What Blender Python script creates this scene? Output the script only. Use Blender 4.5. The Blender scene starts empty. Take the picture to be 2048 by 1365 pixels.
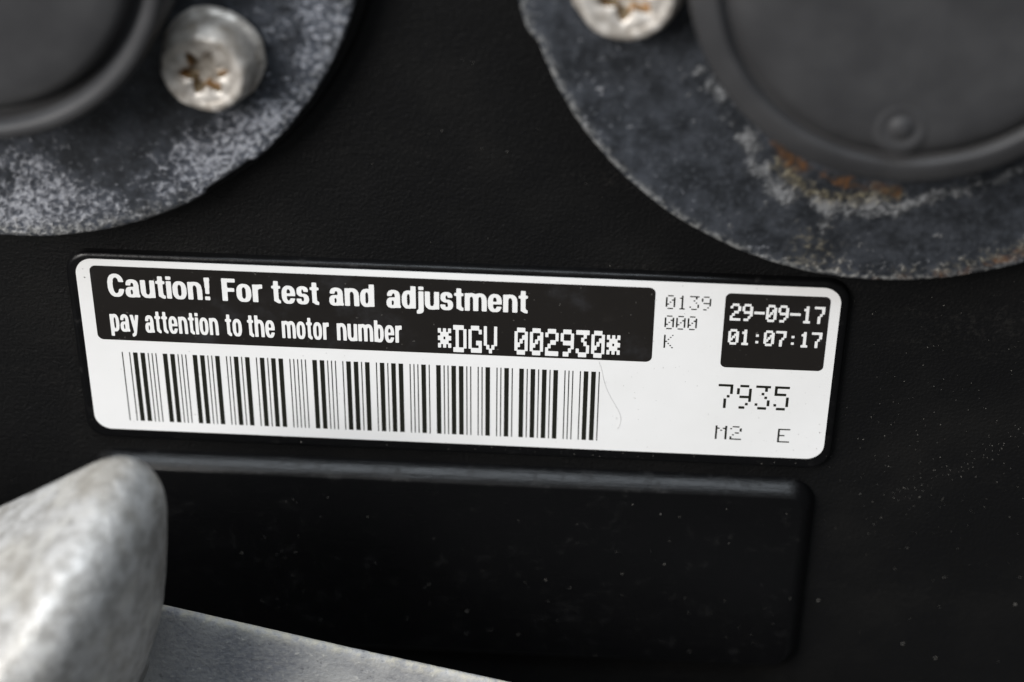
import bpy, bmesh, math, random
import numpy as np
from mathutils import Matrix, Vector, noise as mnoise

S = 0.001                       # all lengths below are millimetres; S turns them into metres
scene = bpy.context.scene
COL = scene.collection
R = math.radians

# ------------------------------------------------------------------ camera
cam_d = bpy.data.cameras.new('camera')
cam = bpy.data.objects.new('camera', cam_d)
COL.objects.link(cam)
RX = (0.9981793227, 0.0097675584, -0.0595200341)
RY = (0.0412017752, -0.8311069122, 0.5545842715)
RZ = (-0.0440505775, -0.5560268836, -0.8299961755)
cam.matrix_world = Matrix((
    (RX[0], -RY[0], -RZ[0], 19.1468 * S),
    (RX[1], -RY[1], -RZ[1], 150.7101 * S),
    (RX[2], -RY[2], -RZ[2], 219.6289 * S),
    (0, 0, 0, 1)))
cam_d.sensor_width = 36.0
cam_d.lens = 4000 / 2048 * 36.0
cam_d.clip_start = 0.01
cam_d.clip_end = 50.0
cam_d.dof.use_dof = True
cam_d.dof.focus_distance = 0.2655
cam_d.dof.aperture_fstop = 10.0
scene.camera = cam

# ------------------------------------------------------------------ light
world = bpy.data.worlds.new('World')
scene.world = world
world.use_nodes = True
bg = world.node_tree.nodes['Background']
bg.inputs['Color'].default_value = (0.92, 0.96, 1.0, 1)
bg.inputs['Strength'].default_value = 0.075

def area(name, loc, target, size, energy, col=(1, 1, 1), sy=None):
    d = bpy.data.lights.new(name, 'AREA')
    d.size = size
    if sy:
        d.shape = 'RECTANGLE'
        d.size_y = sy
    d.energy = energy
    d.color = col
    o = bpy.data.objects.new(name, d)
    COL.objects.link(o)
    o.location = loc
    o.rotation_euler = (Vector(target) - Vector(loc)).to_track_quat('-Z', 'Y').to_euler()
    return o

area('workshop_lamp', (-1.0, 0.72, 1.05), (0, 0, 0), 0.85, 36, (1.0, 0.97, 0.935))
area('window_light', (0.0, 1.75, 0.80), (0, 0, 0), 1.9, 27, (0.84, 0.92, 1.0), 0.6)

vs = scene.view_settings
vs.view_transform = 'Standard'
vs.look = 'None'
vs.exposure = 0.0
vs.gamma = 1.0
scene.render.engine = 'CYCLES'

# ------------------------------------------------------------------ helpers
def mesh_obj(name, verts, faces, mat, parent=None, smooth=True, attrs=None):
    me = bpy.data.meshes.new(name)
    me.from_pydata([(v[0] * S, v[1] * S, v[2] * S) for v in verts], [], faces)
    me.update()
    if smooth:
        me.polygons.foreach_set('use_smooth', [True] * len(me.polygons))
    if attrs:
        for k, a in attrs.items():
            at = me.attributes.new(k, 'FLOAT', 'POINT')
            at.data.foreach_set('value', np.asarray(a, dtype=np.float32))
    if mat:
        me.materials.append(mat)
    o = bpy.data.objects.new(name, me)
    COL.objects.link(o)
    if parent:
        o.parent = parent
    return o

def fix_normals(o):
    bm = bmesh.new()
    bm.from_mesh(o.data)
    bmesh.ops.remove_doubles(bm, verts=bm.verts, dist=2e-6)
    bmesh.ops.recalc_face_normals(bm, faces=bm.faces)
    bm.to_mesh(o.data)
    bm.free()
    return o

def thing(name, label, cat, loc=(0, 0, 0), group=None):
    o = bpy.data.objects.new(name, None)
    o.empty_display_size = 0.005
    COL.objects.link(o)
    o.location = [c * S for c in loc]
    o['label'] = label
    o['category'] = cat
    if group:
        o['group'] = group
    return o

def loops_to_mesh(loops, cap_start=False, cap_end=False):
    n = len(loops[0])
    v = [p for l in loops for p in l]
    f = []
    for i in range(len(loops) - 1):
        for j in range(n):
            k = (j + 1) % n
            f.append((i * n + j, i * n + k, (i + 1) * n + k, (i + 1) * n + j))
    if cap_start:
        f.append(tuple(range(n))[::-1])
    if cap_end:
        b = (len(loops) - 1) * n
        f.append(tuple(range(b, b + n)))
    return v, f

def lathe(profile, n=128, c=(0, 0)):
    return [[(c[0] + r * math.cos(2 * math.pi * j / n), c[1] + r * math.sin(2 * math.pi * j / n), z)
             for j in range(n)] for r, z in profile]

def rrect(x0, y0, x1, y1, r, n=8):
    pts = []
    for cx, cy, a0 in ((x1 - r, y1 - r, 0), (x0 + r, y1 - r, 90), (x0 + r, y0 + r, 180), (x1 - r, y0 + r, 270)):
        for i in range(n + 1):
            a = R(a0 + 90 * i / n)
            pts.append((cx + r * math.cos(a), cy + r * math.sin(a)))
    return pts

# ------------------------------------------------------------------ materials
class NT:
    def __init__(self, name):
        self.m = bpy.data.materials.new(name)
        self.m.use_nodes = True
        self.t = self.m.node_tree
        self.b = self.t.nodes['Principled BSDF']
    def n(self, kind, **kw):
        x = self.t.nodes.new('ShaderNode' + kind)
        for k, v in kw.items():
            if k in x.inputs.keys():
                x.inputs[k].default_value = v
            else:
                setattr(x, k, v)
        return x
    def l(self, a, b):
        self.t.links.new(a, b)
    def coord(self):
        return self.n('TexCoord').outputs['Object']
    def noise(self, scale, detail=3, rough=0.6, co=None, dist=0.0):
        x = self.n('TexNoise')
        x.inputs['Scale'].default_value = scale
        x.inputs['Detail'].default_value = detail
        x.inputs['Roughness'].default_value = rough
        x.inputs['Distortion'].default_value = dist
        self.l(co if co is not None else self.coord(), x.inputs['Vector'])
        return x.outputs['Fac']
    def ramp(self, fac, stops):
        x = self.n('ValToRGB')
        e = x.color_ramp.elements
        while len(e) < len(stops):
            e.new(0.5)
        for el, (p, c) in zip(e, stops):
            el.position = p
            el.color = c if len(c) == 4 else (*c, 1)
        self.l(fac, x.inputs['Fac'])
        return x.outputs['Color']
    def math(self, op, a, b=None, clamp=False):
        x = self.n('Math', operation=op, use_clamp=clamp)
        for i, v in enumerate((a, b)):
            if v is None:
                continue
            if isinstance(v, (int, float)):
                x.inputs[i].default_value = v
            else:
                self.l(v, x.inputs[i])
        return x.outputs[0]
    def smooth(self, v, lo, hi):
        x = self.n('MapRange', interpolation_type='SMOOTHSTEP')
        self.l(v, x.inputs['Value'])
        x.inputs['From Min'].default_value = lo
        x.inputs['From Max'].default_value = hi
        return x.outputs['Result']
    def mix(self, fac, a, b):
        x = self.n('Mix', data_type='RGBA')
        for s, v in ((0, fac), (6, a), (7, b)):
            if isinstance(v, (int, float)):
                x.inputs[s].default_value = v
            elif isinstance(v, tuple):
                x.inputs[s].default_value = v if len(v) == 4 else (*v, 1)
            else:
                self.l(v, x.inputs[s])
        return x.outputs[2]
    def attr(self, name):
        return self.n('Attribute', attribute_name=name).outputs['Fac']
    def bump(self, h, dist, strength=1.0):
        x = self.n('Bump')
        x.inputs['Strength'].default_value = strength
        x.inputs['Distance'].default_value = dist
        self.l(h, x.inputs['Height'])
        self.l(x.outputs['Normal'], self.b.inputs['Normal'])
    def set(self, **kw):
        names = dict(color='Base Color', rough='Roughness', metal='Metallic', spec='Specular IOR Level')
        for k, v in kw.items():
            s = self.b.inputs[names[k]]
            if isinstance(v, (int, float)):
                s.default_value = v
            elif isinstance(v, tuple):
                s.default_value = v if len(v) == 4 else (*v, 1)
            else:
                self.l(v, s)
        return self.m

def mat_cover():
    t = NT('black_moulded_plastic')
    co = t.coord()
    g = t.noise(2300, 2, 0.5, co)
    g2 = t.noise(1100, 2, 0.5, co)
    blot = t.noise(45, 4, 0.6, co)
    h = t.math('ADD', g, t.math('MULTIPLY', g2, 0.6))
    t.bump(h, 0.00013, 0.85)
    # dusty film, smeared along one diagonal
    mp = t.n('Mapping')
    t.l(co, mp.inputs['Vector'])
    mp.inputs['Rotation'].default_value = (0, 0, R(-38))
    mp.inputs['Scale'].default_value = (0.22, 1, 1)
    sm = t.noise(85, 6, 0.72, mp.outputs['Vector'])
    film = t.math('MULTIPLY', t.smooth(sm, 0.5, 0.78), t.smooth(t.noise(1900, 3, 0.6, co), 0.45, 0.75))
    col = t.mix(t.smooth(blot, 0.45, 0.75), (0.0030, 0.0030, 0.0032), (0.0055, 0.0053, 0.0051))
    col = t.mix(t.math('MULTIPLY', film, 0.55), col, (0.032, 0.030, 0.027))
    rough = t.math('ADD', t.math('MULTIPLY', blot, 0.16), 0.38)
    return t.set(color=col, rough=rough, spec=0.28)

def mat_pad():
    t = NT('smooth_black_plastic')
    co = t.coord()
    mp = t.n('Mapping')
    t.l(co, mp.inputs['Vector'])
    mp.inputs['Scale'].default_value = (0.06, 1, 1)
    streak = t.noise(2600, 3, 0.65, mp.outputs['Vector'])
    g = t.noise(1600, 3, 0.6, co)
    t.bump(t.math('ADD', t.math('MULTIPLY', g, 0.7), streak), 0.00006, 0.6)
    blot = t.noise(60, 4, 0.6, co)
    sc = t.noise(420, 5, 0.7, co)
    r = t.math('ADD', t.math('MULTIPLY', blot, 0.18), t.math('ADD', t.math('MULTIPLY', streak, 0.16), t.math('MULTIPLY', t.smooth(sc, 0.5, 0.72), 0.22)))
    return t.set(color=t.mix(t.math('MULTIPLY', t.smooth(sc, 0.58, 0.8), 0.5), (0.0025, 0.0025, 0.0028), (0.016, 0.0155, 0.015)), rough=t.math('ADD', r, 0.15), spec=0.27)

def mat_label_white():
    t = NT('white_label_film')
    co = t.coord()
    d = t.noise(900, 2, 0.5, co)
    d2 = t.noise(38, 4, 0.6, co)
    d3 = t.noise(160, 5, 0.7, co)
    col = t.mix(t.smooth(d2, 0.35, 0.75), (0.80, 0.80, 0.80), (0.765, 0.765, 0.76))
    col = t.mix(t.math('MULTIPLY', t.smooth(d3, 0.58, 0.75), 0.12), col, (0.55, 0.54, 0.52))
    dirt = t.smooth(d, 0.72, 0.80)
    col = t.mix(t.math('MULTIPLY', dirt, 0.4), col, (0.22, 0.21, 0.19))
    t.bump(t.math('ADD', d2, t.math('MULTIPLY', d3, 0.12)), 0.0012, 0.12)
    return t.set(color=col, rough=0.36, spec=0.4)

def mat_ink(name, c, rough=0.42, smudge=0.0):
    t = NT(name)
    co = t.coord()
    d = t.noise(420, 4, 0.7, co)
    sm = t.noise(70, 5, 0.68, co)
    sp = t.noise(1500, 2, 0.5, co)
    f = t.math('MULTIPLY', t.smooth(d, 0.55, 0.8), 0.5)
    col = t.mix(f, c, tuple(min(1, x * 1.5 + 0.003) for x in c))
    if smudge:
        col = t.mix(t.math('MULTIPLY', t.smooth(sm, 0.53, 0.75), smudge), col, (0.042, 0.043, 0.048))
        col = t.mix(t.math('MULTIPLY', t.smooth(sp, 0.70, 0.76), smudge), col, (0.13, 0.125, 0.115))
    return t.set(color=col, rough=t.math('ADD', t.math('MULTIPLY', sm, 0.25), rough - 0.1), spec=0.3)

def mat_flange():
    t = NT('corroded_dark_metal')
    co = t.coord()
    ox, dep, rust, tan, rim = (t.attr(k) for k in ('oxide', 'deposit', 'rust', 'tan', 'rim'))
    n1 = t.noise(1250, 4, 0.55, co, 0.25)
    n2 = t.noise(360, 5, 0.62, co)
    n3 = t.noise(2600, 3, 0.6, co)
    n4 = t.noise(120, 4, 0.6, co)
    n5 = t.noise(640, 4, 0.6, co, 0.6)
    c0 = lambda n, a: t.math('MULTIPLY', t.math('SUBTRACT', n, 0.5), a)
    add = lambda *v: v[0] if len(v) == 1 else t.math('ADD', v[0], add(*v[1:]))
    base = t.mix(t.smooth(n2, 0.33, 0.7), (0.014, 0.016, 0.0195), (0.044, 0.049, 0.059))
    base = t.mix(t.math('MULTIPLY', t.smooth(n1, 0.5, 0.74), 0.45), base, (0.075, 0.083, 0.098))
    # soft chalky bloom under the crystals
    haze = t.smooth(add(ox, c0(n4, 1.0), c0(n2, 0.8), c0(n5, 0.5)), 0.15, 0.95)
    col = t.mix(t.math('MULTIPLY', haze, 0.38), base, (0.12, 0.135, 0.175))
    v = add(ox, c0(n1, 2.2), c0(n5, 1.2), c0(n2, 0.7), c0(n4, 0.8))
    k = t.smooth(v, 0.38, 1.0)
    oxc = t.mix(t.smooth(n3, 0.3, 0.7), (0.20, 0.213, 0.25), (0.46, 0.475, 0.52))
    col = t.mix(t.math('MULTIPLY', k, 0.85), col, oxc)
    dsoft = t.smooth(add(dep, c0(n2, 1.3), c0(n5, 0.8)), 0.25, 1.05)
    dk = t.smooth(add(dep, c0(n1, 1.3), c0(n5, 1.6), c0(n2, 1.4)), 0.35, 1.15)
    col = t.mix(t.math('MULTIPLY', dsoft, 0.6), col, (0.115, 0.12, 0.125))
    col = t.mix(t.math('MULTIPLY', dk, 0.5), col, (0.31, 0.32, 0.335))
    tv = t.smooth(add(tan, c0(n1, 1.0), c0(n5, 0.9), c0(n2, 0.8)), 0.2, 0.95)
    col = t.mix(t.math('MULTIPLY', tv, 0.75), col, t.mix(t.smooth(n1, 0.35, 0.68), (0.062, 0.050, 0.028), (0.26, 0.225, 0.14)))
    rv = t.smooth(add(rust, c0(n5, 0.9), c0(n2, 0.7)), 0.25, 0.8)
    col = t.mix(t.math('MULTIPLY', rv, 0.8), col, t.mix(t.smooth(n5, 0.36, 0.66), (0.052, 0.030, 0.015), (0.125, 0.055, 0.018)))
    rr = t.math('MULTIPLY', rim, t.smooth(n1, 0.38, 0.62))
    col = t.mix(t.math('MULTIPLY', rr, 0.8), col, (0.38, 0.38, 0.37))
    h = add(t.math('MULTIPLY', k, 0.9), t.math('MULTIPLY', dk, 1.2), t.math('MULTIPLY', n1, 0.7), t.math('MULTIPLY', n5, 0.6))
    t.bump(h, 0.0002, 0.9)
    return t.set(color=col, rough=t.math('ADD', t.math('MULTIPLY', k, 0.25), 0.46), spec=0.4)

def mat_cap(name, a, b):
    t = NT(name)
    co = t.coord()
    n1 = t.noise(95, 5, 0.62, co)
    n2 = t.noise(2000, 2, 0.5, co)
    n3 = t.noise(260, 5, 0.7, co)
    n4 = t.noise(60, 3, 0.5, co)
    col = t.mix(t.smooth(n1, 0.3, 0.72), a, b)
    col = t.mix(t.math('MULTIPLY', t.smooth(n4, 0.45, 0.7), 0.6), col, (0.052, 0.047, 0.043))
    col = t.mix(t.math('MULTIPLY', t.smooth(n3, 0.56, 0.76), 0.5), col, (0.085, 0.083, 0.08))
    t.bump(t.math('ADD', n2, n3), 0.00004, 0.4)
    return t.set(color=col, rough=t.math('ADD', t.math('MULTIPLY', n3, 0.25), 0.42), spec=0.32)

def mat_cap(name, a, b):
    t = NT(name)
    n1 = t.noise(120, 4, 0.6)
    n2 = t.noise(2000, 2, 0.5)
    col = t.mix(t.smooth(n1, 0.3, 0.72), a, b)
    t.bump(n2, 0.00003, 0.4)
    return t.set(color=col, rough=0.55, spec=0.35)

def mat_steel():
    t = NT('worn_bolt_steel')
    co = t.coord()
    n1 = t.noise(420, 5, 0.65, co)
    n2 = t.noise(1500, 3, 0.6, co)
    col = t.mix(t.smooth(n1, 0.34, 0.66), (0.37, 0.335, 0.295), (0.70, 0.66, 0.61))
    brown = t.smooth(t.noise(300, 5, 0.65, co), 0.54, 0.72)
    col = t.mix(t.math('MULTIPLY', brown, 0.6), col, (0.20, 0.145, 0.09))
    t.bump(t.math('ADD', n2, t.math('MULTIPLY', n1, 1.5)), 0.00009, 0.6)
    return t.set(color=col, rough=t.math('ADD', t.math('MULTIPLY', n1, 0.3), 0.27), metal=0.4, spec=0.5)

def mat_socket():
    t = NT('rusty_socket_steel')
    co = t.coord()
    n1 = t.noise(480, 3, 0.55, co)
    n2 = t.noise(900, 3, 0.6, co)
    w = t.attr('wall')
    rust = t.mix(t.smooth(n1, 0.40, 0.62), (0.26, 0.135, 0.045), (0.19, 0.14, 0.08))
    grey = t.mix(t.smooth(n2, 0.4, 0.65), (0.60, 0.56, 0.50), (0.34, 0.30, 0.25))
    k = t.smooth(t.math('ADD', w, t.math('MULTIPLY', t.math('SUBTRACT', n1, 0.5), 1.6)), 0.3, 0.7)
    return t.set(color=t.mix(k, grey, rust), rough=0.42, metal=0.3, spec=0.5)

def mat_cast():
    t = NT('cast_aluminium')
    co = t.coord()
    n1 = t.noise(430, 3, 0.55, co)
    n2 = t.noise(1100, 3, 0.6, co)
    n3 = t.noise(90, 4, 0.6, co)
    n4 = t.noise(230, 3, 0.5, co)
    col = t.mix(t.smooth(n1, 0.34, 0.66), (0.34, 0.332, 0.318), (0.55, 0.547, 0.54))
    col = t.mix(t.math('MULTIPLY', t.smooth(n2, 0.36, 0.28), 0.35), col, (0.20, 0.185, 0.16))
    col = t.mix(t.math('MULTIPLY', t.smooth(n3, 0.46, 0.68), 0.5), col, (0.36, 0.33, 0.28))
    col = t.mix(t.math('MULTIPLY', t.smooth(n4, 0.54, 0.68), 0.4), col, (0.66, 0.65, 0.61))
    col = t.mix(t.math('MULTIPLY', t.smooth(n2, 0.62, 0.72), 0.5), col, (0.80, 0.80, 0.79))
    h = t.math('ADD', n1, t.math('MULTIPLY', n2, 0.7))
    t.bump(h, 0.00034, 0.7)
    return t.set(color=col, rough=0.5, metal=0.25, spec=0.4)

def mat_cast_plate():
    t = NT('grey_cast_plate')
    co = t.coord()
    n1 = t.noise(75, 5, 0.6, co)
    n2 = t.noise(800, 4, 0.65, co)
    n3 = t.noise(1500, 3, 0.6, co)
    col = t.mix(t.smooth(n1, 0.36, 0.66), (0.27, 0.272, 0.285), (0.48, 0.48, 0.475))
    col = t.mix(t.math('MULTIPLY', t.smooth(t.noise(45, 4, 0.6, co), 0.5, 0.7), 0.5), col, (0.21, 0.225, 0.265))
    col = t.mix(t.math('MULTIPLY', t.smooth(n2, 0.61, 0.70), 0.7), col, (0.72, 0.71, 0.67))
    col = t.mix(t.math('MULTIPLY', t.smooth(n3, 0.35, 0.68), 0.45), col, (0.50, 0.495, 0.48))
    col = t.mix(t.math('MULTIPLY', t.smooth(n2, 0.40, 0.30), 0.6), col, (0.14, 0.14, 0.15))
    crust = t.math('MULTIPLY', t.attr('edge'), t.smooth(n2, 0.38, 0.62))
    col = t.mix(t.math('MULTIPLY', crust, 0.75), col, (0.52, 0.49, 0.40))
    h = t.math('ADD', t.math('ADD', n1, n2), t.math('MULTIPLY', n3, 0.5))
    t.bump(h, 0.00028, 0.6)
    return t.set(color=col, rough=0.66, metal=0.08, spec=0.4)

M = dict(cover=mat_cover(), pad=mat_pad(), white=mat_label_white(),
         panel=mat_ink('black_label_ink', (0.0115, 0.0100, 0.0090), smudge=0.6),
         ink=mat_ink('black_print', (0.012, 0.0125, 0.009)),
         wink=mat_ink('white_print', (0.80, 0.80, 0.795)),
         flange=mat_flange(),
         cap=mat_cap('matte_black_cap', (0.031, 0.031, 0.033), (0.045, 0.045, 0.047)),
         steel=mat_steel(), socket=mat_socket(), cast=mat_cast(), plate=mat_cast_plate())

# ------------------------------------------------------------------ engine cover
BASE = -1.3
PAD2 = 1.2
cover = thing('engine_cover', 'black moulded plastic cover with two raised rectangular pads behind everything', 'cover', (0, 0, BASE))
def rel(o, root):
    # keep the mesh in world millimetres while the parent empty stands elsewhere
    o.matrix_parent_inverse = Matrix.Translation(root.location).inverted()
    return o
rel(mesh_obj('panel', [(-220, -170, BASE), (220, -170, BASE), (220, 230, BASE), (-220, 230, BASE)], [(0, 1, 2, 3)], M['cover'], cover), cover)

def pad(x0, y0, x1, y1, rc, prof, mat):
    # prof: list of (inset, z) from the foot to the top
    loops = [[(x, y, z) for x, y in rrect(x0 + i, y0 + i, x1 - i, y1 - i, max(rc - i, 0.3), 10)] for i, z in prof]
    v, f = loops_to_mesh(loops, False, True)
    return rel(mesh_obj('raised_pad', v, f, mat, cover), cover)

def round_prof(w, z0, z1, n=10):
    p = [(0.0, z0 - 0.05), (0.02, z0 + 0.2)]
    h = min(w, z1 - z0 - 0.25)
    for i in range(n + 1):
        a = math.pi / 2 * i / n
        p.append((0.04 + w * (1 - math.cos(a)), z1 - h + h * math.sin(a)))
    p += [(w + 0.2, z1 + 0.0005), (w + 1.2, z1 + 0.001)]
    return p

pad(-51.45, -15.7, 51.25, 14.62, 3.2, round_prof(0.72, BASE, -0.11), M['pad'])
# lower pad: a broad sloping shoulder
sl = [(0.0, BASE - 0.05), (0.03, BASE + 0.25), (0.14, BASE + 0.55), (0.34, BASE + 0.92), (0.60, BASE + 1.30), (0.90, BASE + 1.66), (1.2, BASE + 1.97), (1.5, BASE + 2.23),
      (1.72, BASE + 2.40), (1.86, BASE + 2.475), (2.0, PAD2), (2.3, PAD2 + 0.001), (4.5, PAD2 + 0.002)]
pad(-52.0, -52.5, 49.8, -18.0, 4.2, sl, M['pad'])

# round moulded ridge at the lower right corner
v, f = loops_to_mesh(lathe([(14.5, BASE - 0.05), (13.8, BASE + 0.5), (13.0, BASE + 1.1), (12.0, BASE + 1.3), (6.0, BASE + 1.3)], 96, (69, -69.5)), False, True)
rel(mesh_obj('round_boss', v, f, M['pad'], cover), cover)

# ------------------------------------------------------------------ actuators (flange + cap)
LFC, RFC = (-55.8, 65.2), (53.9, 63.5)
LCC, RCC = (-54.9, 63.6), (53.0, 63.5)
FZ = 4.0

for c, rr in ((LFC, 47.6), (RFC, 46.9)):
    v, f = loops_to_mesh(lathe([(rr + 0.5, BASE - 0.05), (rr + 0.1, BASE + 0.4), (rr, BASE + 1.4), (rr - 0.6, BASE + 2.0), (rr - 3, BASE + 2.1)], 160, c), False, True)
    rel(mesh_obj('mounting_boss', v, f, M['cover'], cover), cover)

def seg_dist(px, py, poly):
    best = 1e9
    for (ax, ay), (bx, by) in zip(poly, poly[1:]):
        dx, dy = bx - ax, by - ay
        t = max(0, min(1, ((px - ax) * dx + (py - ay) * dy) / (dx * dx + dy * dy + 1e-9)))
        best = min(best, math.hypot(px - ax - t * dx, py - ay - t * dy))
    return best

def sstep(a, b, x):
    t = max(0.0, min(1.0, (x - a) / (b - a)))
    return t * t * (3 - 2 * t)

def flange(c, rad, masks, edge, root):
    NA, radii = 480, []
    r = 14.0
    while r < rad - 1.0:
        radii.append((r, FZ)); r += 0.55
    radii += [(rad - 0.9, FZ), (rad - 0.55, FZ - 0.04), (rad - 0.25, FZ - 0.16), (rad - 0.06, FZ - 0.42), (rad, FZ - 0.8), (rad - 0.05, FZ - 2.2), (rad - 0.5, 0.2)]
    verts, A = [], {k: [] for k in ('oxide', 'deposit', 'rust', 'tan', 'rim')}
    for r, z in radii:
        for j in range(NA):
            a = 2 * math.pi * j / NA
            ca, sa = math.cos(a), math.sin(a)
            k = sstep(rad - 6, rad, r)
            rr = r + edge(math.degrees(a)) * k + k * 0.085 * (mnoise.noise((ca * 26, sa * 26, c[0])) + 0.6 * mnoise.noise((ca * 70, sa * 70, c[0])))
            x, y = c[0] + rr * ca, c[1] + rr * sa
            zz = z + 0.10 * mnoise.noise((x * 0.25, y * 0.25, 3.0))
            verts.append((x, y, zz))
            m = masks(x, y, r, math.degrees(a))
            for kk in A:
                A[kk].append(m.get(kk, 0.0))
    n = NA
    faces = []
    for i in range(len(radii) - 1):
        for j in range(n):
            k = (j + 1) % n
            faces.append((i * n + j, (i + 1) * n + j, (i + 1) * n + k, i * n + k))
    return rel(mesh_obj('flange', verts, faces, M['flange'], root, True, A), root)

def g(x, y, cx, cy, s):
    return math.exp(-((x - cx) ** 2 + (y - cy) ** 2) / (s * s))

def masks_left(x, y, r, a):
    ox = 0.15 + 0.24 * sstep(35, 44, r)
    for cx, cy, sg, w in ((-54, 27.5, 5.5, .40), (-49.5, 27.5, 3.5, .25), (-53, 22, 4.5, .25), (-46.5, 24.5, 3, .12), (-33, 33, 3.2, .22), (-29, 32.5, 4, .22),
                          (-25, 35.5, 4, .20), (-20.5, 38.5, 4, .18), (-18.5, 42.5, 3.5, .08), (-31, 29, 3.5, .15), (-18, 50.5, 5, .10)):
        ox += w * g(x, y, cx, cy, sg)
    for cx, cy, sg, w in ((-40, 35.5, 4.5, .28), (-44.5, 31.5, 3.5, .22), (-36.5, 39, 4, .22), (-40.5, 29.5, 3.2, .16), (-22, 43.5, 3.5, .2), (-35, 36, 2.5, .12), (-27, 41, 3, .12)):
        ox -= 0.6 * w * g(x, y, cx, cy, sg)
    rim = sstep(43.2, 45.4, r) * (0.18 + 0.7 * g(x, y, -54, 19, 13))
    return dict(oxide=ox, rim=rim)

DEP = [([(30.2, 46.0), (31.2, 43.7), (32.9, 41.2), (34.9, 38.5)], 1.0),
       ([(34.9, 38.5), (36.6, 35.6), (37.7, 33.5), (39.4, 31.2), (41.1, 29.4)], 1.5),
       ([(46.0, 24.4), (46.3, 25.8), (49.2, 27.4), (52.9, 27.6), (56.4, 28.8), (61.0, 30.7), (65.6, 32.3), (74.0, 36.5)], 1.0),
       ([(42.3, 29.6), (45.4, 28.3), (49.1, 28.3), (52.7, 29.0)], 1.3)]

def masks_right(x, y, r, a):
    ox = -0.04 + 0.12 * sstep(38, 45, r) + 0.14 * g(x, y, 16, 47, 7) + 0.1 * g(x, y, 27, 36, 9) - 0.06 * g(x, y, 34, 27, 6)
    wob = mnoise.noise((x * 0.45, y * 0.45, 5.0)) + 0.5 * mnoise.noise((x * 1.1, y * 1.1, 9.0))
    dep = max(math.exp(-(seg_dist(x + 0.9 * mnoise.noise((x * .5, y * .5, 2.)), y + 0.9 * mnoise.noise((x * .5, y * .5, 4.)), p) / (w * (1.15 + 0.7 * wob))) ** 2) for p, w in DEP) * max(0.15, min(1.0, 0.68 + 0.75 * wob))
    dep = max(dep, 0.75 * g(x, y, 39.6, 30.6, 1.9), 0.55 * g(x, y, 36.4, 35.6, 1.3), 0.6 * g(x, y, 46.2, 24.8, 1.0))
    q = seg_dist(x, y, [(39.6, 36.4), (41.6, 34.3), (44.4, 32.6), (47.5, 31.7), (50.7, 31.0), (54.3, 30.6)])
    rust = 0.80 * math.exp(-(q / 1.25) ** 2) * (0.78 + 0.22 * math.sin(x * 0.9 + 2.2))
    q = seg_dist(x, y, [(40.1, 33.6), (42.7, 31.0), (46.0, 29.4), (50.2, 29.6), (54.4, 30.3)])
    tan = 0.6 * math.exp(-(q / 1.5) ** 2)
    rust = max(rust, 0.48 * math.exp(-(seg_dist(x, y, [(53.3, 17.9), (59.5, 18.2), (65.5, 19.8), (76, 25)]) / 1.2) ** 2))
    tan = max(tan, 0.36 * g(x, y, 45, 21.5, 5), 0.38 * math.exp(-(seg_dist(x, y, [(43, 20), (50, 18.6), (60, 19), (72, 23.5)]) / 1.7) ** 2))
    ox += 0.22 * math.exp(-(seg_dist(x, y, [(36, 21.5), (46, 18.6), (58, 18.4), (70, 22)]) / 2.2) ** 2)
    rim = sstep(44.6, 45.7, r) * (0.55 * sstep(300, 280, a) * sstep(180, 200, a) + 0.1)
    return dict(oxide=ox, deposit=dep, rust=rust, tan=tan, rim=rim)

def edge_left(a):
    # two short steps in the cast edge
    e = 0.0
    e -= 0.75 * sstep(352, 353, a) if a > 180 else 0.75 * (1 - sstep(30, 31, a))
    if 302 < a < 312.5:
        e -= 0.55 * sstep(302, 303.5, a) * (1 - sstep(312.0, 312.5, a))
    return e

def edge_right(a):
    e = 0.0
    if 165 < a < 200:
        e += 0.9 * sstep(165, 170, a) * (1 - sstep(196, 199, a))
    return e

act_l = thing('camshaft_actuator', 'round actuator with frosty white corroded flange and matte black cap, upper left', 'actuator', (*LFC, 0), 'round actuators on the cover')
act_r = thing('camshaft_actuator', 'round actuator with rust-stained darker flange and dimpled black cap, upper right', 'actuator', (*RFC, 0), 'round actuators on the cover')
flange(LFC, 46.2, masks_left, edge_left, act_l)
flange(RFC, 46.0, masks_right, edge_right, act_r)

def cap(c, prof, root):
    v, f = loops_to_mesh(lathe(prof, 160, c), False, True)
    return rel(mesh_obj('cap', v, f, M['cap'], root), root)

capl = cap(LCC, [(25.2, FZ - 0.6), (24.9, 6), (24.6, 14.2), (24.5, 15.2), (24.2, 15.75), (23.8, 16.0), (23.0, 16.0), (22.6, 15.75), (22.3, 15.0),
          (22.1, 13.2), (21.5, 12.7), (21.0, 13.2), (20.7, 14.6), (20.2, 15.5), (19.2, 15.95), (17, 16.2), (10, 16.5), (2, 16.6)], act_l)
capr = cap(RCC, [(26.6, FZ - 0.6), (26.3, 6), (25.95, 13.6), (25.8, 14.5), (25.5, 14.95), (25.0, 15.2), (24.0, 15.55), (23.0, 15.85), (22.7, 15.8), (22.45, 15.4), (22.2, 14.9),
          (21.9, 14.75), (21.6, 15.0), (21.2, 15.75), (20.6, 16.25), (19.6, 16.6), (18.0, 16.8), (15, 16.9), (8, 16.8), (2, 16.8)], act_r)
v, f = loops_to_mesh(lathe([(3.3, 16.7), (2.9, 16.86), (2.5, 16.98), (2.15, 16.96), (1.8, 16.84), (1.45, 16.86), (1.1, 17.15), (0.7, 17.38), (0.2, 17.42)], 48, (52.0, 45.9)), False, True)
nub = mesh_obj('moulding_dimple', v, f, M['cap'], capr)

# ------------------------------------------------------------------ torx bolts
def torx(a, r0=2.42, amp=0.62):
    s = math.cos(6 * a)
    return r0 + amp * (0.72 * s + 0.28 * (s ** 3))

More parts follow.
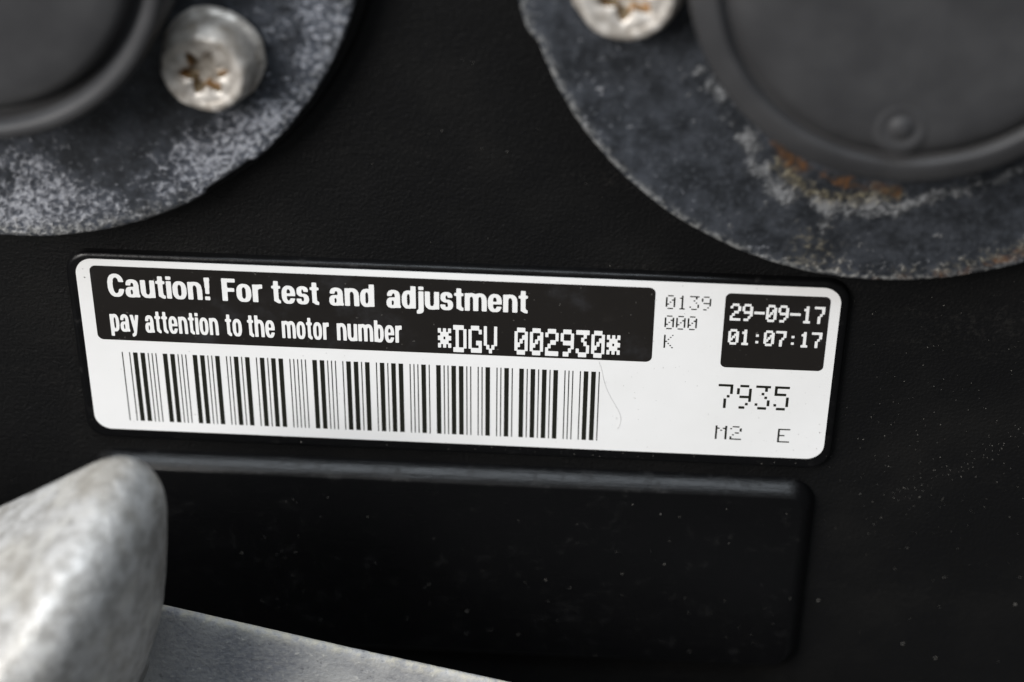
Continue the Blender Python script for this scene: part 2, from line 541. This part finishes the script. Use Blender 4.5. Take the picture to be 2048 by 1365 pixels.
def bolt(name, label, loc, rot, k=1.0):
    root = thing(name, label, 'bolt', loc, 'bolts holding the actuators')
    N = 144
    ang = [2 * math.pi * j / N for j in range(N)]
    circ = lambda r, z: [(r * k * math.cos(a), r * k * math.sin(a), z) for a in ang]
    star = lambda s, z: [(torx(a) * s * k * math.cos(a + rot), torx(a) * s * k * math.sin(a + rot), z) for a in ang]
    # star loops start at angle rot: rotate the circles alike so that the bridge does not twist
    circ = lambda r, z: [(r * k * math.cos(a + rot), r * k * math.sin(a + rot), z) for a in ang]
    lp = [circ(6.5, -0.1), circ(6.5, 0.45), circ(6.35, 0.75), circ(6.05, 0.95), circ(5.95, 1.2), circ(5.9, 2.0), circ(5.85, 2.9), circ(5.75, 3.6), circ(5.5, 4.4),
          circ(5.25, 4.9), circ(5.05, 5.15), circ(4.8, 5.25), circ(4.2, 5.22), circ(4.05, 5.1), circ(3.75, 5.08), star(1.16, 5.0), star(1.04, 4.8)]
    for li, l in enumerate(lp[:13]):      # knocks and crust on the outside
        for q, (x, y, z) in enumerate(l):
            d = 0.16 * mnoise.noise((x * 0.7 + loc[0], y * 0.7, z * 0.8)) + 0.07 * mnoise.noise((x * 2.1 + loc[0], y * 2.1, z * 2))
            rr_ = math.hypot(x, y)
            l[q] = (x * (1 + d / rr_), y * (1 + d / rr_), z + d * 0.5)
    v, f = loops_to_mesh(lp)
    mesh_obj('head', v, f, M['steel'], root)
    v, f = loops_to_mesh([star(1.04, 4.8), star(1.0, 4.5), star(0.97, 3.7), star(0.8, 3.5), star(0.5, 3.4), star(0.15, 3.35)], False, True)
    mesh_obj('socket', v, f, M['socket'], root, True, {'wall': [x_ for x_ in (0.55, 0.9, 1.0, 0.55, 0.2, 0.1) for _ in range(N)]})
    return root

b1 = bolt('torx_bolt', 'steel six-lobe socket bolt with orange rust in its socket, on the frosty left flange', (-28.3, 45.9, FZ), R(8), 0.97)
b1.rotation_euler = (R(3), R(-6), 0)
b2 = bolt('torx_bolt', 'steel six-lobe socket bolt cut by the top edge, on the right flange', (20.6, 57.4, FZ), R(22), 1.08)

# ------------------------------------------------------------------ print shapes: mask -> outline -> filled mesh
def blur(a, n):
    for _ in range(n):
        p = np.pad(a, 1)
        a = (p[:-2, 1:-1] + 2 * p[1:-1, 1:-1] + p[2:, 1:-1]) / 4
        p = np.pad(a, 1)
        a = (p[1:-1, :-2] + 2 * p[1:-1, 1:-1] + p[1:-1, 2:]) / 4
    return a

def contours(fld, lv=0.5):
    segs = {}
    H, W = fld.shape
    ins = fld > lv
    code = ins[:-1, :-1] * 1 + ins[:-1, 1:] * 2 + ins[1:, 1:] * 4 + ins[1:, :-1] * 8
    ys, xs = np.nonzero((code > 0) & (code < 15))
    def pt(e, x, y):
        if e == 0: a, b, p, q = fld[y, x], fld[y, x + 1], (x, y), (x + 1, y)
        elif e == 1: a, b, p, q = fld[y, x + 1], fld[y + 1, x + 1], (x + 1, y), (x + 1, y + 1)
        elif e == 2: a, b, p, q = fld[y + 1, x], fld[y + 1, x + 1], (x, y + 1), (x + 1, y + 1)
        else: a, b, p, q = fld[y, x], fld[y + 1, x], (x, y), (x, y + 1)
        t = (lv - a) / (b - a)
        return (p[0] + t * (q[0] - p[0]), p[1] + t * (q[1] - p[1]))
    def eid(e, x, y):
        return {0: ('h', x, y), 1: ('v', x + 1, y), 2: ('h', x, y + 1), 3: ('v', x, y)}[e]
    T = {1: [(3, 0)], 2: [(0, 1)], 3: [(3, 1)], 4: [(1, 2)], 5: [(3, 2), (1, 0)], 6: [(0, 2)], 7: [(3, 2)],
         8: [(2, 3)], 9: [(2, 0)], 10: [(0, 3), (2, 1)], 11: [(2, 1)], 12: [(1, 3)], 13: [(1, 0)], 14: [(0, 3)]}
    pos = {}
    for y, x in zip(ys.tolist(), xs.tolist()):
        for a, b in T[int(code[y, x])]:
            ia, ib = eid(a, x, y), eid(b, x, y)
            pos[ia], pos[ib] = pt(a, x, y), pt(b, x, y)
            segs[ia] = ib
    out = []
    while segs:
        s, nx = segs.popitem()
        loop = [s]
        while nx != s and nx in segs:
            loop.append(nx)
            nx = segs.pop(nx)
        out.append([pos[i] for i in loop])
    return out

def simplify(p, eps):
    def rdp(a):
        if len(a) < 3:
            return a
        (x0, y0), (x1, y1) = a[0], a[-1]
        L = math.hypot(x1 - x0, y1 - y0) + 1e-9
        dm, im = 0, 0
        for i in range(1, len(a) - 1):
            d = abs((x1 - x0) * (y0 - a[i][1]) - (x0 - a[i][0]) * (y1 - y0)) / L
            if d > dm:
                dm, im = d, i
        if dm < eps:
            return [a[0], a[-1]]
        return rdp(a[:im + 1])[:-1] + rdp(a[im:])
    h = len(p) // 2
    return rdp(p[:h + 1])[:-1] + rdp(p[h:] + [p[0]])[:-1]

def fill(polys):
    """2D polygons with holes -> (verts, faces)"""
    cu = bpy.data.curves.new('tmp', 'CURVE')
    cu.dimensions = '2D'
    cu.fill_mode = 'BOTH'
    for p in polys:
        if len(p) < 3:
            continue
        s = cu.splines.new('POLY')
        s.points.add(len(p) - 1)
        s.points.foreach_set('co', [c for x, y in p for c in (x, y, 0, 1)])
        s.use_cyclic_u = True
    o = bpy.data.objects.new('tmp', cu)
    COL.objects.link(o)
    me = bpy.data.meshes.new_from_object(o)
    vv = [(q.co.x, q.co.y) for q in me.vertices]
    ff = [tuple(q.vertices) for q in me.polygons]
    bpy.data.objects.remove(o)
    bpy.data.curves.remove(cu)
    bpy.data.meshes.remove(me)
    return vv, ff

class Canvas:
    def __init__(self, x0, y0, x1, y1, res):
        self.x0, self.y0, self.res = x0, y0, res
        xs = np.arange(x0, x1, 1 / res)
        ys = np.arange(y0, y1, 1 / res)
        self.X, self.Y = np.meshgrid(xs, ys)
    def rect(self, a, b, c, d):
        return (self.X >= a) & (self.X <= c) & (self.Y >= b) & (self.Y <= d)
    def ell(self, a, b, c, d, p=2.5):
        return (np.abs((self.X - (a + c) / 2) / ((c - a) / 2)) ** p + np.abs((self.Y - (b + d) / 2) / ((d - b) / 2)) ** p) <= 1
    def ring(self, a, b, c, d, s, h, p=2.5):
        return self.ell(a, b, c, d, p) & ~self.ell(a + s, b + h, c - s, d - h, p)
    def poly(self, pts):
        m = np.zeros(self.X.shape, bool)
        n = len(pts)
        for i in range(n):
            (xa, ya), (xb, yb) = pts[i], pts[(i + 1) % n]
            if ya == yb:
                continue
            c = ((self.Y >= min(ya, yb)) & (self.Y < max(ya, yb)) & (self.X < xa + (self.Y - ya) * (xb - xa) / (yb - ya)))
            m ^= c
        return m
    def outline(self, mask, nb=3, eps=0.25):
        f = blur(mask.astype(float), nb)
        f = np.pad(f, 1)
        return [[(self.x0 + (x - 1) / self.res, self.y0 + (y - 1) / self.res) for x, y in simplify(p, eps)] for p in contours(f)]

s_, h_ = 0.245, 0.185
ASC = 1.27
def glyph(ch):
    c = Canvas(-0.15, -0.45, 1.25, 1.45, 56)
    X, Y = c.X, c.Y
    rc, rg = c.rect, c.ring
    if ch == 'o': m, w = rg(0, -.02, .68, 1.02, s_, h_), .68
    elif ch in 'nhu':
        m = rc(0, 0, s_, ASC if ch == 'h' else 1.0) | (rg(.0, .12, .69, 1.02, s_, h_ + .01) & (Y > .57)) | rc(.69 - s_, 0, .69, .6)
        w = .69
        if ch == 'u':
            m = rc(.69 - s_, 0, .69, 1.0) | (rg(0, -.02, .69, .88, s_, h_ + .01) & (Y < .43)) | rc(0, .4, s_, 1.0)
    elif ch == 'm':
        m = rc(0, 0, s_, 1.0) | (rg(0, .12, .655, 1.02, s_, h_ + .01) & (Y > .57)) | rc(.655 - s_, 0, .655, .6)
        m |= (rg(.655 - s_, .12, 1.065, 1.02, s_, h_ + .01) & (Y > .57)) | rc(1.065 - s_, 0, 1.065, .6)
        w = 1.065
    elif ch == 'r':
        m, w = rc(0, 0, s_, 1.0) | (rg(.0, .12, .78, 1.02, s_, h_ + .05) & (Y > .60) & (X < .46)), .46
    elif ch == 't':
        m = rc(.1, .1, .1 + s_, 1.25) | rc(0, .82, .45, .99) | (rg(.1, -.01, .72, .8, s_, .18) & (Y < .3) & (X < .45))
        w = .45
    elif ch == 'i': m, w = rc(0, 0, s_, 1.0) | rc(0, 1.08, s_, ASC), s_
    elif ch == 'j':
        m = rc(.08, -.08, .08 + s_, 1.0) | rc(.08, 1.08, .08 + s_, ASC) | (c.ell(-.25, -.28, .08 + s_, .22, 2.6) & (Y < .0) & ~c.ell(-.3, -.11, .085, .3, 2.6) & (X > -.02))
        w = .08 + s_
    elif ch == 'a':
        m = rc(.41, 0, .41 + s_, .72) | (rg(.03, .30, .41 + s_, 1.02, s_, h_) & (Y > .66)) | (rg(0, -.02, .60, .60, s_, .165) & (X < .5)) | rc(.56, 0, .70, .15)
        w = .69
    elif ch == 'e':
        m = (rg(0, -.02, .68, 1.02, s_, h_) & ~rc(.4, .31, .8, .435)) | rc(.1, .435, .62, .58)
        w = .68
    elif ch == 's':
        m = (rg(.015, .42, .60, 1.02, s_, .18) & ~((X > .30) & (Y < .70))) | (rg(0, -.02, .625, .60, s_, .18) & ~((X < .32) & (Y > .30)))
        w = .625
    elif ch == 'd': m, w = rg(0, -.02, .64, 1.02, s_, h_) | rc(.68 - s_, 0, .68, ASC), .68
    elif ch == 'b': m, w = rg(.04, -.02, .68, 1.02, s_, h_) | rc(0, 0, s_, ASC), .68
    elif ch == 'p': m, w = rg(.04, -.02, .68, 1.02, s_, h_) | rc(0, -.28, s_, 1.0), .68
    elif ch == 'y':
        m = c.poly([(0, 1), (.25, 1), (.43, .12), (.22, .0)]) | c.poly([(.41, 1), (.66, 1), (.43, .0), (.36, -.2), (.20, -.28), (.07, -.28), (.07, -.11), (.19, -.07), (.23, .06)])
        w = .66
    elif ch == 'C': m, w = rg(0, -.02, .80, 1.31, s_ + .01, .21, 2.4) & ~rc(.45, .46, .9, .84), .79
    elif ch == 'F': m, w = rc(0, 0, s_ + .01, 1.29) | rc(0, 1.07, .63, 1.29) | rc(0, .54, .58, .75), .61
    elif ch == '!': m, w = c.poly([(0, 1.29), (.27, 1.29), (.225, .37), (.045, .37)]) | rc(.01, 0, .26, .22), .27
    return c.outline(m), w

GL = {}
def word_mesh(word, x0, x1, base, xh, gap, z, V, F):
    x, items = 0.0, []
    for ch in word:
        if ch not in GL:
            GL[ch] = (lambda o, w: (fill(o), w))(*glyph(ch))
        if ch == '!':
            x += 0.07
        items.append((x, GL[ch]))
        x += GL[ch][1] + gap
    sx = (x1 - x0) / (x - gap)
    for gx, ((vv, ff), w) in items:
        b = len(V)
        V += [(x0 + (gx + px) * sx, base + py * xh, z) for px, py in vv]
        F += [tuple(b + i for i in t) for t in ff]

DOT = {
 '0': ".###.|#...#|#..##|#.#.#|##..#|#...#|.###.", '1': "..#..|.##..|..#..|..#..|..#..|..#..|.###.",
 '2': ".###.|#...#|....#|..##.|.#...|#....|#####", '3': "#####|...#.|..#..|...#.|....#|#...#|.###.",
 '5': "#####|#....|####.|....#|....#|#...#|.###.", '7': "#####|....#|....#|...#.|..#..|..#..|..#..",
 '9': ".###.|#...#|#...#|.####|....#|...#.|.##..", 'D': "####.|.#..#|.#..#|.#..#|.#..#|.#..#|####.",
 'G': ".###.|#...#|#....|#....|#..##|#...#|.####", 'V': "#...#|#...#|#...#|#...#|#...#|.#.#.|..#..",
 '*': ".....|#.#.#|.###.|##.##|.###.|#.#.#|.....", '-': ".....|.....|.....|#####|.....|.....|.....",
 ':': ".....|.....|..#..|.....|.....|..#..|.....", 'K': "#...#|#..#.|#.#..|##...|#.#..|#..#.|#...#",
 'M': "#...#|##.##|#.#.#|#...#|#...#|#...#|#...#", 'E': "#####|#....|#....|###..|#....|#....|#####",
}
def dots_mesh(text, x, ytop, px, py, dw, dh, pitch, z, V, F, fat):
    """dot-matrix text; (x, ytop) is the outer top left; dw, dh the size of one dot"""
    for i, ch in enumerate(text):
        if ch != ' ':
            key = (ch, px, py, dw, dh)
            if key not in GL:
                rows = DOT[ch].split('|')
                c = Canvas(-0.3, -0.3, 4 * px + dw + 0.3, 6 * py + dh + 0.3, 34 if fat else 44)
                m = np.zeros(c.X.shape, bool)
                on = {(q, k) for k, rw in enumerate(rows) for q, t in enumerate(rw) if t == '#'}
                def box(q0, k0, q1, k1, sh=1.0):
                    ax, ay = q0 * px + dw / 2, k0 * py + dh / 2
                    bx, by = q1 * px + dw / 2, k1 * py + dh / 2
                    return c.rect(ax - dw / 2 * sh, ay - dh / 2 * sh, bx + dw / 2 * sh, by + dh / 2 * sh)
                for (q, k) in on:
                    m |= box(q, k, q, k)
                    if (q + 1, k) in on: m |= box(q, k, q + 1, k)
                    if (q, k + 1) in on: m |= box(q, k, q, k + 1)
                GL[key] = fill(c.outline(m, 3 if fat else 2, 0.2))
            vv, ff = GL[key]
            b = len(V)
            V += [(x + i * pitch + u, ytop - w, z) for u, w in vv]
            F += [tuple(b + q for q in t) for t in ff]

# ------------------------------------------------------------------ caution label
LH = 27.47 / 2
lab = thing('caution_label', 'white rectangular caution sticker with black panels, barcode and printed numbers', 'label', (0, 0, -0.1))
def flat(name, polys, z, mat, parent=lab, label=None):
    vv, ff = fill(polys)
    o = rel(mesh_obj(name, [(x, y, z) for x, y in vv], ff, mat, parent, False), lab)
    up(o)
    if label:
        o['label'] = label
    return o
def up(o):
    for p in o.data.polygons:
        if p.normal.z < 0:
            p.flip()
    o.data.update()
def text_part(V, F, mat, label):
    o = rel(mesh_obj('lettering', V, F, mat, lab, False), lab)
    up(o)
    o['label'] = label
    return o

# the sticker itself, with thickness
out = rrect(-50, -LH, 50, LH, 2.35, 14)
v, f = loops_to_mesh([[(x, y, -0.1) for x, y in out], [(x, y, 0.0) for x, y in out]], True, True)
rel(mesh_obj('sheet', v, f, M['white'], lab, False), lab)
Z1, Z2 = 0.02, 0.04
flat('printed_panel', [rrect(-48.13, 1.15, 26.05, 12.78, 0.85, 8)], Z1, M['panel'], label='long black printed panel')
flat('printed_panel', [rrect(35.12, 0.81, 48.66, 12.42, 0.75, 8)], Z1, M['panel'], label='small black printed panel with date and time')

V, F = [], []
B1, B2 = 8.08, 2.56
for w, a, b in (('Caution!', -45.95, -32.35), ('For', -30.78, -25.4), ('test', -24.2, -17.95), ('and', -16.6, -10.65), ('adjustment', -9.05, 9.5)):
    word_mesh(w, a, b, B1, 2.72, 0.055, Z2, V, F)
text_part(V, F, M['wink'], 'white bold line reading Caution! For test and adjustment')
V, F = [], []
for w, a, b in (('pay', -46.2, -42.3), ('attention', -41.5, -31.65), ('to', -30.7, -28.5), ('the', -27.75, -24.1), ('motor', -23.15, -16.85), ('number', -15.8, -7.15)):
    word_mesh(w, a, b, B2, 2.70, 0.075, Z2, V, F)
text_part(V, F, M['wink'], 'white condensed line reading pay attention to the motor number')
V, F = [], []
dots_mesh('*DGV 002930*', -2.35, 5.78, 0.337, 0.592, 0.42, 0.74, 2.032, Z2, V, F, True)
text_part(V, F, M['wink'], 'white dot-matrix motor number')
V, F = [], []
dots_mesh('29-09-17', 35.85, 10.90, 0.255, 0.377, 0.37, 0.40, 1.548, Z2, V, F, True)
text_part(V, F, M['wink'], 'white dot-matrix date')
V, F = [], []
dots_mesh('01:07:17', 35.85, 6.92, 0.255, 0.345, 0.37, 0.38, 1.548, Z2, V, F, True)
text_part(V, F, M['wink'], 'white dot-matrix time')
for tx, x, y, px, py, dw, dh, pitch in (
        ('0139', 27.43, 11.76, 0.258, 0.326, 0.205, 0.185, 1.545),
        ('000', 27.43, 8.62, 0.258, 0.326, 0.21, 0.185, 1.50),
        ('K', 27.48, 5.60, 0.258, 0.320, 0.20, 0.175, 1.5),
        ('7935', 35.13, -1.90, 0.402, 0.585, 0.36, 0.40, 2.50),
        ('M2', 35.18, -8.74, 0.328, 0.345, 0.255, 0.20, 1.98),
        ('E', 43.60, -8.85, 0.345, 0.345, 0.255, 0.21, 1.98)):
    V, F = [], []
    dots_mesh(tx, x, y, px, py, dw, dh, pitch, Z1, V, F, False)
    text_part(V, F, M['ink'], 'black dot-matrix print reading ' + tx)

C39 = {'0': '000110100', '2': '001100001', '3': '101100000', '5': '100110000', '7': '000100101', '9': '001100100',
       'M': '101000010', 'E': '100011000', ' ': '011000100', '*': '010010100'}
txt = '*0029307935M2 E*'
NW = 64.53 / (16 * (7 + 3 * 2.82) - 1)
x, V, F = -45.2, [], []
for ch in txt:
    for i, b in enumerate(C39[ch]):
        w = NW * (2.82 if b == '1' else 1.0)
        if i % 2 == 0:
            a0, a1 = x + NW * 0.24, x + w - NW * 0.24
            t0 = 0.0 if b == '1' else 0.0
            k = len(V)
            V += [(a0, -12.15, Z1), (a1, -12.15, Z1), (a1, -0.78, Z1), (a0, -0.78, Z1)]
            F.append((k, k + 1, k + 2, k + 3))
        x += w
    x += NW
bc = rel(mesh_obj('barcode', V, F, M['ink'], lab, False), lab)
bc['label'] = 'row of thick and thin black bars'

# ------------------------------------------------------------------ cast bracket in the foreground
br = thing('cast_bracket', 'rough grey cast aluminium bracket with rounded rib, out of focus at lower left', 'bracket', (-50, -30, 18))

def smooth_closed(pts, n_it=3):
    for _ in range(n_it):
        q = []
        for i in range(len(pts)):
            a, b = pts[i], pts[(i + 1) % len(pts)]
            q.append((a[0] * .75 + b[0] * .25, a[1] * .75 + b[1] * .25))
            q.append((a[0] * .25 + b[0] * .75, a[1] * .25 + b[1] * .75))
        pts = q
    return pts
def resample(pts, n):
    d = [0]
    P = pts + [pts[0]]
    for a, b in zip(P, P[1:]):
        d.append(d[-1] + math.hypot(b[0] - a[0], b[1] - a[1]))
    out, k = [], 0
    for i in range(n):
        t = d[-1] * i / n
        while d[k + 1] < t:
            k += 1
        u = (t - d[k]) / (d[k + 1] - d[k])
        out.append((P[k][0] + u * (P[k + 1][0] - P[k][0]), P[k][1] + u * (P[k + 1][1] - P[k][1])))
    return out

rib_out = [(-95, -27), (-75, -15.4), (-53.1, -2.2), (-44, 3.2), (-39.6, 6.0), (-36.3, 6.9), (-33.6, 5.4), (-32.0, 1.5), (-32.3, -4), (-33.3, -13), (-34.4, -19), (-36.9, -26.5), (-43.6, -42), (-50, -57), (-60, -80), (-100, -80)]
rib_pts = [(x - 0.75, y - 1.5) for x, y in resample(smooth_closed(rib_out, 3), 220)]
# inset towards a spine so that loops never cross
def spine(p):
    (ax, ay), (bx, by) = (-59, -24.0), (-100, -76)
    dx, dy = bx - ax, by - ay
    t = max(0, min(1, ((p[0] - ax) * dx + (p[1] - ay) * dy) / (dx * dx + dy * dy)))
    return (ax + t * dx, ay + t * dy)
def rib_z(x, y):
    return 0.45 * mnoise.noise((x * 0.15, y * 0.15, 1.3)) + 0.14 * mnoise.noise((x * 0.5, y * 0.5, 7.3)) + 0.06 * mnoise.noise((x * 1.3, y * 1.3, 2.1))
steps = [('u', d) for d in (14, 10, 8, 6.5, 5.2, 4, 2.5, 1.0)] + [('a', (i / 30) ** 1.15) for i in range(31)]
RB, RH = 30.5, 30.0
loops = []
for kind, q in steps:
    lp = []
    for p in rib_pts:
        sx, sy = spine(p)
        L = math.hypot(sx - p[0], sy - p[1])
        ux, uy = (sx - p[0]) / L, (sy - p[1]) / L
        fr = sstep(-37, -28, p[1])
        if kind == 'u':        # the free end of the arm is undercut; towards the plate the wall stands upright
            z = RB - q * (1 - 0.8 * fr)
            fl = (1 - fr) * 2.0 * sstep(27.5, 21.5, z)      # cove where the arm runs into the plate
            x, y = p[0] + ux * (q * 0.04 - fl) - q * 0.10 * fr, p[1] + uy * (q * 0.04 - fl) - q * 0.32 * fr
        else:                  # broad rounded crown
            a_ = q * math.pi / 2
            i = L * (1 - math.cos(a_))
            x, y, z = p[0] + ux * i, p[1] + uy * i, RB + RH * math.sin(a_)
            z += rib_z(x, y) * min(1.0, q * 4)
        dn = 0.05
        lp.append((x + dn * mnoise.noise((p[0] * 0.8, p[1] * 0.8, z * .2)), y + dn * mnoise.noise((p[1] * 0.8, p[0] * 0.8, z * .2)), z))
    loops.append(lp)
v, f = loops_to_mesh(loops, True, False)
fix_normals(rel(mesh_obj('rib', v, f, M['cast'], br), br))

pl_out = [(-60, -21.0), (-36.3, -26.5), (-12.5, -32.3), (10.3, -37.5), (32, -43), (60, -50), (60, -95), (-100, -95), (-100, -10)]
pl = []
for i in range(len(pl_out)):
    a, b = pl_out[i], pl_out[(i + 1) % len(pl_out)]
    m = max(2, int(math.hypot(b[0] - a[0], b[1] - a[1]) / 0.7)) if i < 4 else 6
    for j in range(m):
        t = j / m
        pl.append((a[0] + (b[0] - a[0]) * t, a[1] + (b[1] - a[1]) * t))
cx, cy = -20, -70
loops = []
edge_at = []
for ins, z in ((10.5, 14.0), (6.5, 17.0), (3.0, 19.6), (0.9, 20.9), (0.0, 21.6), (0.05, 21.9), (0.25, 22.2), (0.6, 22.38), (1.1, 22.47), (2.2, 22.52), (6, 22.55), (14, 22.56), (24, 22.57)):
    lp = []
    for x, y in pl:
        L = math.hypot(cx - x, cy - y)
        nz = (0.14 * mnoise.noise((x * 0.5, y * 0.5, z * 0.1)) + 0.1 * mnoise.noise((x * 1.3, y * 1.3, z * 0.1))) * (1 - sstep(0.6, 2.2, ins))
        q = (ins - nz * 1.1) / L
        edge_at.append(math.exp(-(ins / 1.0) ** 2) if z > 19 else 0.6)
        lp.append((x + (cx - x) * q, y + (cy - y) * q, z + nz * 0.8))
    loops.append(lp)
v, f = loops_to_mesh(loops, True, True)
fix_normals(rel(mesh_obj('plate', v, f, M['plate'], br, True, {'edge': edge_at}), br))

# ------------------------------------------------------------------ dust and a hair
rnd = random.Random(4)
tD = NT('pale_dust')
m_dust = tD.set(color=(0.22, 0.21, 0.19), rough=0.8, spec=0.2)
def surf_z(x, y):
    if -50 < x < 47.8 and -50.5 < y < -20.2:
        return PAD2
    if -50.6 < x < 51 and -15 < y < 14:
        return -0.1 if (abs(x) > 50 or abs(y) > LH) else 0.045
    return BASE
V, F = [], []
def speck(x, y, r, el=1.0, rot=0.0):
    if math.hypot(x - LFC[0], y - LFC[1]) < 48.5 or math.hypot(x - RFC[0], y - RFC[1]) < 47.8:
        return
    if -53.5 < x < 51.5 and -21 < y < -16.5:
        return
    z = surf_z(x, y)
    b = len(V)
    c, s = math.cos(rot), math.sin(rot)
    for u, w, q in ((el, 0, .3), (0, 1, .3), (-el, 0, .3), (0, -1, .3), (0, 0, 1.0), (0, 0, -.2)):
        u, w = u * r * rnd.uniform(.7, 1.2), w * r * rnd.uniform(.7, 1.2)
        V.append((x + u * c - w * s, y + u * s + w * c, z + q * r * 0.7))
    F.extend([tuple(b + i for i in t) for t in ((0, 1, 4), (1, 2, 4), (2, 3, 4), (3, 0, 4), (1, 0, 5), (2, 1, 5), (3, 2, 5), (0, 3, 5))])
for _ in range(170):
    speck(rnd.uniform(-75, 85), rnd.uniform(-62, 60), rnd.choice((.03, .035, .04, .05, .06)), rnd.uniform(1, 1.8), rnd.uniform(0, 3))
for _ in range(210):     # dustier patch right of the label
    speck(rnd.gauss(62, 9), rnd.gauss(-12, 13), rnd.choice((.02, .025, .03, .035, .05)), rnd.uniform(1, 2.2), rnd.uniform(0, 3))
for _ in range(90):
    t = rnd.random()
    speck(60 + 22 * t + rnd.gauss(0, 1.6), -22 + 18 * t + rnd.gauss(0, 1.2), rnd.choice((.025, .03, .04, .05)), 1.6, 0.8)
for _ in range(45):     # on the lower pad
    speck(rnd.uniform(-30, 46), rnd.uniform(-50, -21.5), rnd.choice((.03, .04, .05, .06, .08)), rnd.uniform(1, 1.6), rnd.uniform(0, 3))
for _ in range(40):     # along the strip under the sticker
    speck(rnd.uniform(-10, 48), rnd.uniform(-15, -13.9), rnd.choice((.025, .03, .045)), rnd.uniform(1, 2.5), rnd.uniform(-.4, .4))
for _ in range(26):      # short lint fibres
    speck(rnd.uniform(-30, 85), rnd.uniform(-58, -17), .022, rnd.uniform(8, 22), rnd.uniform(0, 3.1))
for x, y, r in ((-21.5, -15.0 + .3, .09), (-20, -46.0, .12), (1.5, -43.0, .11), (12.8, -36.4, .11), (29.5, -32.5, .10), (28.5, -23.5, .08), (-30.8, -34, .1), (9, -47, .1), (52, -40, .12), (65, -47.5, .14), (70, -50, .13), (80, -39, .15)):
    speck(x, y, r, 1.4, 0.7)
dust = mesh_obj('dust', V, F, m_dust, None, False)
dust['label'] = 'pale dust specks scattered over the black cover'
dust['category'] = 'dust'
dust['kind'] = 'stuff'

hp = [(19.05, 0.9), (19.3, 0.3), (19.6, -0.9), (19.9, -2.6), (20.7, -4.6), (21.6, -6.2), (22.3, -7.6), (22.45, -8.8), (22.0, -10.0)]
cu = bpy.data.curves.new('hair', 'CURVE')
cu.dimensions = '3D'
sp = cu.splines.new('NURBS')
sp.points.add(len(hp) - 1)
for p, (x, y) in zip(sp.points, hp):
    p.co = (x * S, y * S, 0.06 * S, 1)
sp.use_endpoint_u = True
sp.order_u = 4
cu.bevel_depth = 0.016 * S
cu.bevel_resolution = 1
tmp = bpy.data.objects.new('tmp', cu)
COL.objects.link(tmp)
me = bpy.data.meshes.new_from_object(tmp)
bpy.data.objects.remove(tmp)
hair = bpy.data.objects.new('hair', me)
COL.objects.link(hair)
me.materials.clear()
me.materials.append(NT('pale_hair').set(color=(0.60, 0.595, 0.58), rough=0.6))
hair['label'] = 'fine pale hair lying on the white label right of the barcode'
hair['category'] = 'hair'

# dark grit on the sticker
V, F = [], []
for _ in range(95):
    speck(rnd.uniform(-49.5, 49.5) if rnd.random() < .5 else rnd.uniform(20, 49.5), rnd.uniform(-13.3, 0.5) if rnd.random() < .7 else rnd.uniform(-13.5, 13.5), rnd.choice((.018, .022, .028, .04)), rnd.uniform(1, 2), rnd.uniform(0, 3))
for x, y, r in ((-48.9, 10.9, .09), (-49.0, 12.2, .05), (49.2, -9.2, .07), (46.4, -9.6, .05), (39.0, 13.3, .05), (29.5, 13.3, .05)):
    speck(x, y, r, 1.5, 2.6)
grit = mesh_obj('grit', V, F, NT('dark_grit').set(color=(0.09, 0.085, 0.08), rough=0.8, spec=0.2), None, False)
grit['label'] = 'tiny dark grit specks on the white sticker'
grit['category'] = 'grit'
grit['kind'] = 'stuff'
